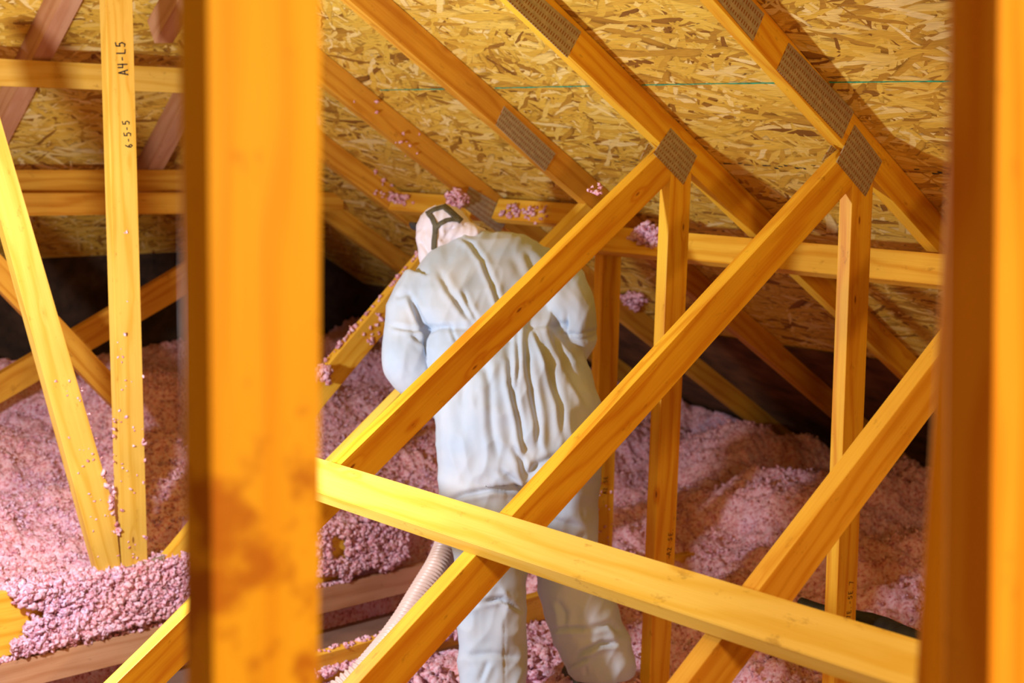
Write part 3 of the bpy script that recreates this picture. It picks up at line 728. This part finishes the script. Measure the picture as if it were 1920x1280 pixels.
# (path, depth m, width px, taper)
folds = [([(853, 437), (884, 458), (905, 490), (922, 530), (936, 570), (946, 606)], .014, 5.5), ([(768, 552), (783, 590), (794, 625), (800, 665)], .020, 6), ([(822, 505), (842, 545), (868, 580), (890, 610)], .012, 7),
         ([(868, 545), (880, 575), (896, 604)], .009, 5), ([(735, 612), (765, 618), (798, 626)], .009, 5), ([(770, 628), (798, 652)], .010, 5), ([(742, 560), (770, 548)], .006, 6),
         ([(842, 606), (850, 625), (858, 645)], .007, 4), ([(800, 628), (820, 615), (845, 610)], .006, 4), ([(985, 470), (1000, 505), (1005, 540)], .007, 9), ([(1030, 500), (1030, 540), (1025, 580)], .008, 9), ([(960, 480), (990, 540)], .006, 12),
         ([(955, 660), (958, 720), (975, 790), (985, 860)], .015, 7), ([(985, 622), (992, 700), (1008, 790), (1010, 850)], .014, 7), ([(1010, 618), (1030, 690), (1050, 760), (1055, 820)], .014, 7),
         ([(1030, 615), (1055, 670), (1085, 735), (1100, 760)], .012, 7), ([(970, 620), (972, 680), (968, 740)], .009, 5), ([(1000, 616), (1015, 660), (1030, 700)], .008, 4), ([(1042, 618), (1070, 655), (1098, 690)], .009, 6),
         ([(905, 660), (918, 720), (922, 800), (935, 860)], .010, 9), ([(870, 690), (862, 760), (868, 830)], .007, 12), ([(985, 895), (978, 865), (962, 835)], .014, 7), ([(832, 945), (870, 928), (925, 917), (975, 920)], .014, 6),
         ([(935, 880), (965, 900), (985, 925)], .010, 6), ([(985, 895), (1010, 870), (1050, 850)], .012, 7), ([(1000, 985), (1040, 975), (1100, 990)], .008, 7), ([(1060, 1060), (1075, 1020), (1095, 1000)], .010, 6), ([(880, 950), (900, 1000), (895, 1050)], .007, 9),
         ([(905, 1128), (940, 1122), (980, 1148)], .012, 5), ([(862, 1140), (900, 1132)], .008, 6), ([(944, 1150), (946, 1290)], .0018, 2.5), ([(870, 1230), (920, 1225), (980, 1232)], .006, 7), ([(900, 1280), (915, 1240)], .007, 6),
         ([(1034, 1180), (1070, 1177), (1103, 1178)], .012, 5), ([(1070, 1244), (1092, 1222), (1128, 1206), (1160, 1206)], .016, 5.5), ([(1060, 1256), (1086, 1240), (1104, 1230)], .014, 5), ([(1104, 1178), (1140, 1170), (1165, 1185)], .010, 7), ([(1040, 1120), (1060, 1150), (1058, 1176)], .008, 7), ([(1098, 1245), (1100, 1266)], .006, 4),
         ([(925, 612), (960, 640)], .006, 6), ([(880, 640), (905, 700)], .007, 9), ([(845, 480), (820, 530)], .005, 12)]
for path, dep, wpx in folds:
    wpx *= .78
    s, t = pl_dist(path); tp = np.clip(4*t*(1-t)*1.3+.12, 0, 1)
    disp += tp*dep*.8*(-np.exp(-(s/wpx)**2)+.55*np.exp(-((s-wpx*1.9)/(wpx*1.25))**2)+.3*np.exp(-((s+wpx*2.2)/(wpx*1.4))**2))*face
# gathered elastic waist
wy = 612+(qx-940)*-.02
pleat = np.sin(qx/4.6+2.2*np.sin(qx/17))
dw = qy-wy; torsoM = ((qx > 805) & (qx < 1066) & (np.linalg.norm(co, axis=1) < 4.4)).astype(float)
disp += torsoM*face*(-.012*np.exp(-(dw/7)**2)+.0055*pleat*np.exp(-(dw/16)**2)*(qx > 905)+.0065*np.sin(qx/9.5+1.3*np.sin(qx/31))*np.exp(-np.clip(dw, 0, 400)/95)*(dw > 0)*(1-np.exp(-np.abs(dw)/15)))
for i in range(nv):
    p = Vector(co[i]); q = Vector((qx[i]/60, qy[i]/110, co[i][1]*2))
    r1 = 1-abs(noise.noise(q*1.6))*2.2; r2 = 1-abs(noise.noise(Vector((qx[i]/34+qy[i]/90, qy[i]/70, 5))))*2.4
    disp[i] += .0055*max(r1, -.4)+.0028*max(r2, -.3)+.0012*noise.noise(p*14)
co2 = co+nr*disp[:, None]
me.vertices.foreach_set('co', co2.ravel()); me.update()
me.polygons.foreach_set('use_smooth', [True]*len(me.polygons)); me.materials.append(SUIT)
root = empty('person', (2.75, 2.85, BL)); tag(root, 'worker in a pale disposable coverall bending forward with back to the camera', 'person')
def child(me_or_o, name):
    o = me_or_o if isinstance(me_or_o, bpy.types.Object) else bpy.data.objects.new(name, me_or_o)
    if o.name not in C.objects: C.objects.link(o)
    o.parent = root; o.matrix_parent_inverse = Matrix.Translation(root.location).inverted(); return o
suit = child(me, 'coverall'); suit['label'] = 'loose pale blue-white coverall with gathered elastic waist'
# body under the suit
def shrink(r_, k): return [((a+b)/2-(b-a)/2*k, (a+b)/2+(b-a)/2*k, y, t, th2*k) for a, b, y, t, th2 in r_]
def sph(c0, r3, seg=16):
    bm = bmesh.new(); bmesh.ops.create_uvsphere(bm, u_segments=seg, v_segments=seg, radius=1)
    v = [np.array(x.co)*np.array(r3)+c0 for x in bm.verts]; f = [tuple(w_.index for w_ in q.verts) for q in bm.faces]; bm.free(); return v, f
hc = at(832, 440, 4.44)
handL = at(862, 798, 4.56); handR = at(930, 790, 4.58)
def fingers(hc_, dirv, side):
    out = []
    d = np.array(dirv, float); d /= np.linalg.norm(d); s = np.array([0, 0, 1.0]); f2 = np.cross(d, s)
    for k in range(4):
        b0 = hc_+s*(.030-.02*k)+d*.03; L = (.032, .036, .034, .027)[k]
        out.append(tube([(b0-d*.03, .0095), (b0, .0092), (b0+d*L*.6+f2*.01*side, .0085), (b0+d*L*.7+f2*.035*side, .0078), (b0+d*L*.1+f2*.05*side, .006)], 8))
    out.append(tube([(hc_+s*.03-d*.01, .010), (hc_+s*.045+d*.015+f2*.015*side, .0095), (hc_+s*.035+d*.03+f2*.035*side, .008)], 8))
    return out
body = fuse('body', [loft(shrink(torso, .78)), loft(shrink(legL, .74)), loft(shrink(legR, .74)), tube([(p, r_*.66) for p, r_ in armL]), tube([(p, r_*.66) for p, r_ in armR]),
                     sph(hc, (.066, .080, .080)), tube([(at(905, 476, 4.39), .040), (at(868, 456, 4.42), .036), (at(840, 446, 4.44), .040)]),
                     sph(hc+np.array([-.02, .085, -.02]), (.014, .02, .02)),
                     sph(handL, (.035, .03, .042)), sph(handR, (.035, .03, .042))]+fingers(handL, (.6, .6, -.2), 1)+fingers(handR, (-.6, .6, -.2), -1), .0065, 3)
body.materials.append(SKIN); body.polygons.foreach_set('use_smooth', [True]*len(body.polygons)); child(body, 'body')
# hood
hd = fuse('hood', [sph(hc+np.array([0, 0, .004]), (.080, .092, .088)), tube([(at(826, 455, 4.42), .070), (at(822, 486, 4.39), .058), (at(830, 520, 4.36), .05)]),
                   tube([(at(838, 440, 4.43), .066), (at(868, 446, 4.41), .052), (at(900, 456, 4.385), .048)]), tube([(at(800, 440, 4.42), .035), (at(806, 480, 4.39), .028), (at(815, 505, 4.37), .02)])], .0045, 8)
nv2 = len(hd.vertices); c3 = np.empty(nv2*3); hd.vertices.foreach_get('co', c3); c3 = c3.reshape(-1, 3); n3 = np.empty(nv2*3); hd.vertices.foreach_get('normal', n3); n3 = n3.reshape(-1, 3)
hx, hy = pix(c3)
def fold_h(a, b, w_, dep):
    a, b = np.array(a, float), np.array(b, float); d = b-a; t = np.clip(((hx-a[0])*d[0]+(hy-a[1])*d[1])/(d @ d), 0, 1)
    s = np.hypot(hx-a[0]-t*d[0], hy-a[1]-t*d[1]); return -dep*np.exp(-(s/w_)**2)
dh = fold_h((790, 455), (803, 478), 2.5, .008)+fold_h((835, 432), (870, 420), 2.5, .006)+fold_h((830, 450), (850, 425), 3, .006)+fold_h((797, 430), (800, 470), 3, .004)
for i in range(nv2): dh[i] += .003*(1-abs(noise.noise(Vector((hx[i]/16, hy[i]/40, 3))))*2.5)
hd.vertices.foreach_set('co', (c3+n3*dh[:, None]).ravel()); hd.update()
hd.polygons.foreach_set('use_smooth', [True]*len(hd.polygons)); hd.materials.append(HOODM)
hood = child(hd, 'hood'); hood['label'] = 'white hood drawn over the head'
# harness straps laid on the hood
bvh = BVHTree.FromPolygons([v.co for v in hd.vertices], [tuple(p.vertices) for p in hd.polygons])
V, Fc = [], []
def strap(path, wd_):
    P = [np.array(p, float) for p in path]; den = []
    for a, b in zip(P[:-1], P[1:]):
        k = max(2, int(np.hypot(*(b-a))/2.5)); den += [a+(b-a)*i/k for i in range(k)]
    den.append(P[-1]); rows = []
    for i, p in enumerate(den):
        d = den[min(i+1, len(den)-1)]-den[max(i-1, 0)]; d = d/np.hypot(*d); q = np.array([-d[1], d[0]]); row = []
        for k in range(5):
            s = p+q*wd_*(k/4-.5); r0 = Vector(ray(*s)).normalized(); hit = bvh.ray_cast(Vector((0, 0, 0)), r0, 10)
            pt = np.array(hit[0]) if hit[0] else at(s[0], s[1], 4.42)
            row.append(pt-np.array(r0)*.003)
        rows.append(row)
    for depth in (0, 1):
        pass
    base = len(V)
    for row in rows:
        for q in row: V.append(q)
    for i in range(len(rows)-1):
        for k in range(4):
            a = base+i*5+k; Fc.append((a, a+1, a+6, a+5))
strap([(799, 401), (815, 392), (834, 387)], 7); strap([(831, 386), (843, 395), (855, 406), (865, 415)], 11); strap([(862, 412), (848, 411), (836, 413), (824, 420), (817, 428)], 8); strap([(803, 400), (810, 408), (816, 422), (816, 436), (814, 452), (813.5, 468)], 9.5)
ho = mesh_obj('head_harness', V, Fc, STRAP, None, smooth=True); sm = ho.modifiers.new('th', 'SOLIDIFY'); sm.thickness = .003; sm.offset = 0
child(ho, 'head_harness'); ho['label'] = 'dark grey-green straps of the respirator'
rv, rf = fuse, None
rp = fuse('respirator', [sph(at(778, 424, 4.50), (.013, .02, .013)), tube([(at(790, 430, 4.47), .013), (at(778, 424, 4.50), .012), (at(769, 419, 4.52), .007)])], .004, 3)
rp.materials.append(RUBBER); child(rp, 'respirator')
# boots and gloves
def boot(pt, toe):
    pt = np.array(pt); toe = np.array(toe, float); toe /= np.linalg.norm(toe)
    b_ = fuse('boot', [tube([(pt+np.array([0, 0, .13]), .042), (pt+np.array([0, 0, .09]), .044), (pt+np.array([0, 0, .06]), .046)]),
                       tube([(pt-toe*.06+np.array([0, 0, .045]), .042), (pt+np.array([0, 0, .048]), .046), (pt+toe*.10+np.array([0, 0, .04]), .042), (pt+toe*.19+np.array([0, 0, .036]), .034)])], .006, 4)
    for v in b_.vertices: v.co.z = max(v.co.z, pt[2]+.001)
    b_.materials.append(BOOT); b_.polygons.foreach_set('use_smooth', [True]*len(b_.polygons)); return child(b_, 'boot')
boot((2.94, 2.765, BL+.002), (.3, 1, 0)); boot((2.44, 2.72, BL+.002), (.1, 1, 0))
for nm_, hp, dv, sd in (('glove', handL, (.6, .6, -.2), 1), ('glove', handR, (-.6, .6, -.2), -1)):
    g_ = fuse('glove', [sph(hp, (.041, .036, .047))]+[( [q+(q-hp)*.0 for q in v], f) for v, f in fingers(hp, dv, sd)], .0055, 3)
    for v in g_.vertices: pass
    g_.materials.append(GLOVE); g_.polygons.foreach_set('use_smooth', [True]*len(g_.polygons)); child(g_, nm_)

# ---------------------------------------------------------------- hose
hp = smooth_path([(at(905, 770, 4.72), .036), (at(895, 800, 4.62), .036), (at(868, 850, 4.52), .036), (at(845, 930, 4.36), .036), (at(842, 1000, 4.22), .036), (at(826, 1050, 4.1), .036), (at(790, 1112, 3.98), .036), (at(748, 1180, 3.86), .036),
                  (at(690, 1252, 3.74), .036), (at(610, 1330, 3.66), .036), ((1.75, 2.66, -1.55), .036), ((1.45, 2.35, -1.675), .036), ((1.2, 1.9, -1.675), .036)], 60)
D = [0]; 
for i in range(1, len(hp)): D.append(D[-1]+np.linalg.norm(hp[i][0]-hp[i-1][0]))
D = np.array(D); tot = D[-1]; ns = int(tot/.0022); PA = np.array([p for p, r_ in hp]); ss_ = np.linspace(0, tot, ns)
path = [(np.array([np.interp(s, D, PA[:, k]) for k in range(3)]), .0335+.0035*math.cos(2*math.pi*s/.0135)) for s in ss_]
v, f = tube(path, 20)
ho2 = mesh_obj('blower_hose', v, f, HOSE, smooth=True); tag(ho2, 'ribbed pale pinkish blower hose hanging beside the worker\'s left leg', 'hose')

# ---------------------------------------------------------------- black pipe half buried at lower right
pp = smooth_path([(at(1500, 1132, 4.05), .020), (at(1545, 1148, 4.0), .022), (at(1640, 1170, 3.9), .027), (at(1720, 1205, 3.75), .030), (at(1800, 1235, 3.6), .030), (at(1900, 1275, 3.45), .030)], 10)
v, f = tube([(p, r_*(1+.08*noise.noise(Vector(p)*30))) for p, r_ in pp], 16)
tag(mesh_obj('drain_pipe', v, f, PIPE, smooth=True), 'black pipe half buried in pink insulation at lower right', 'pipe')

# ---------------------------------------------------------------- raise everything to the attic floor
for o in list(C.objects):
    if o.parent is None and o.type in {'MESH', 'EMPTY'}: o.location.z += ZO
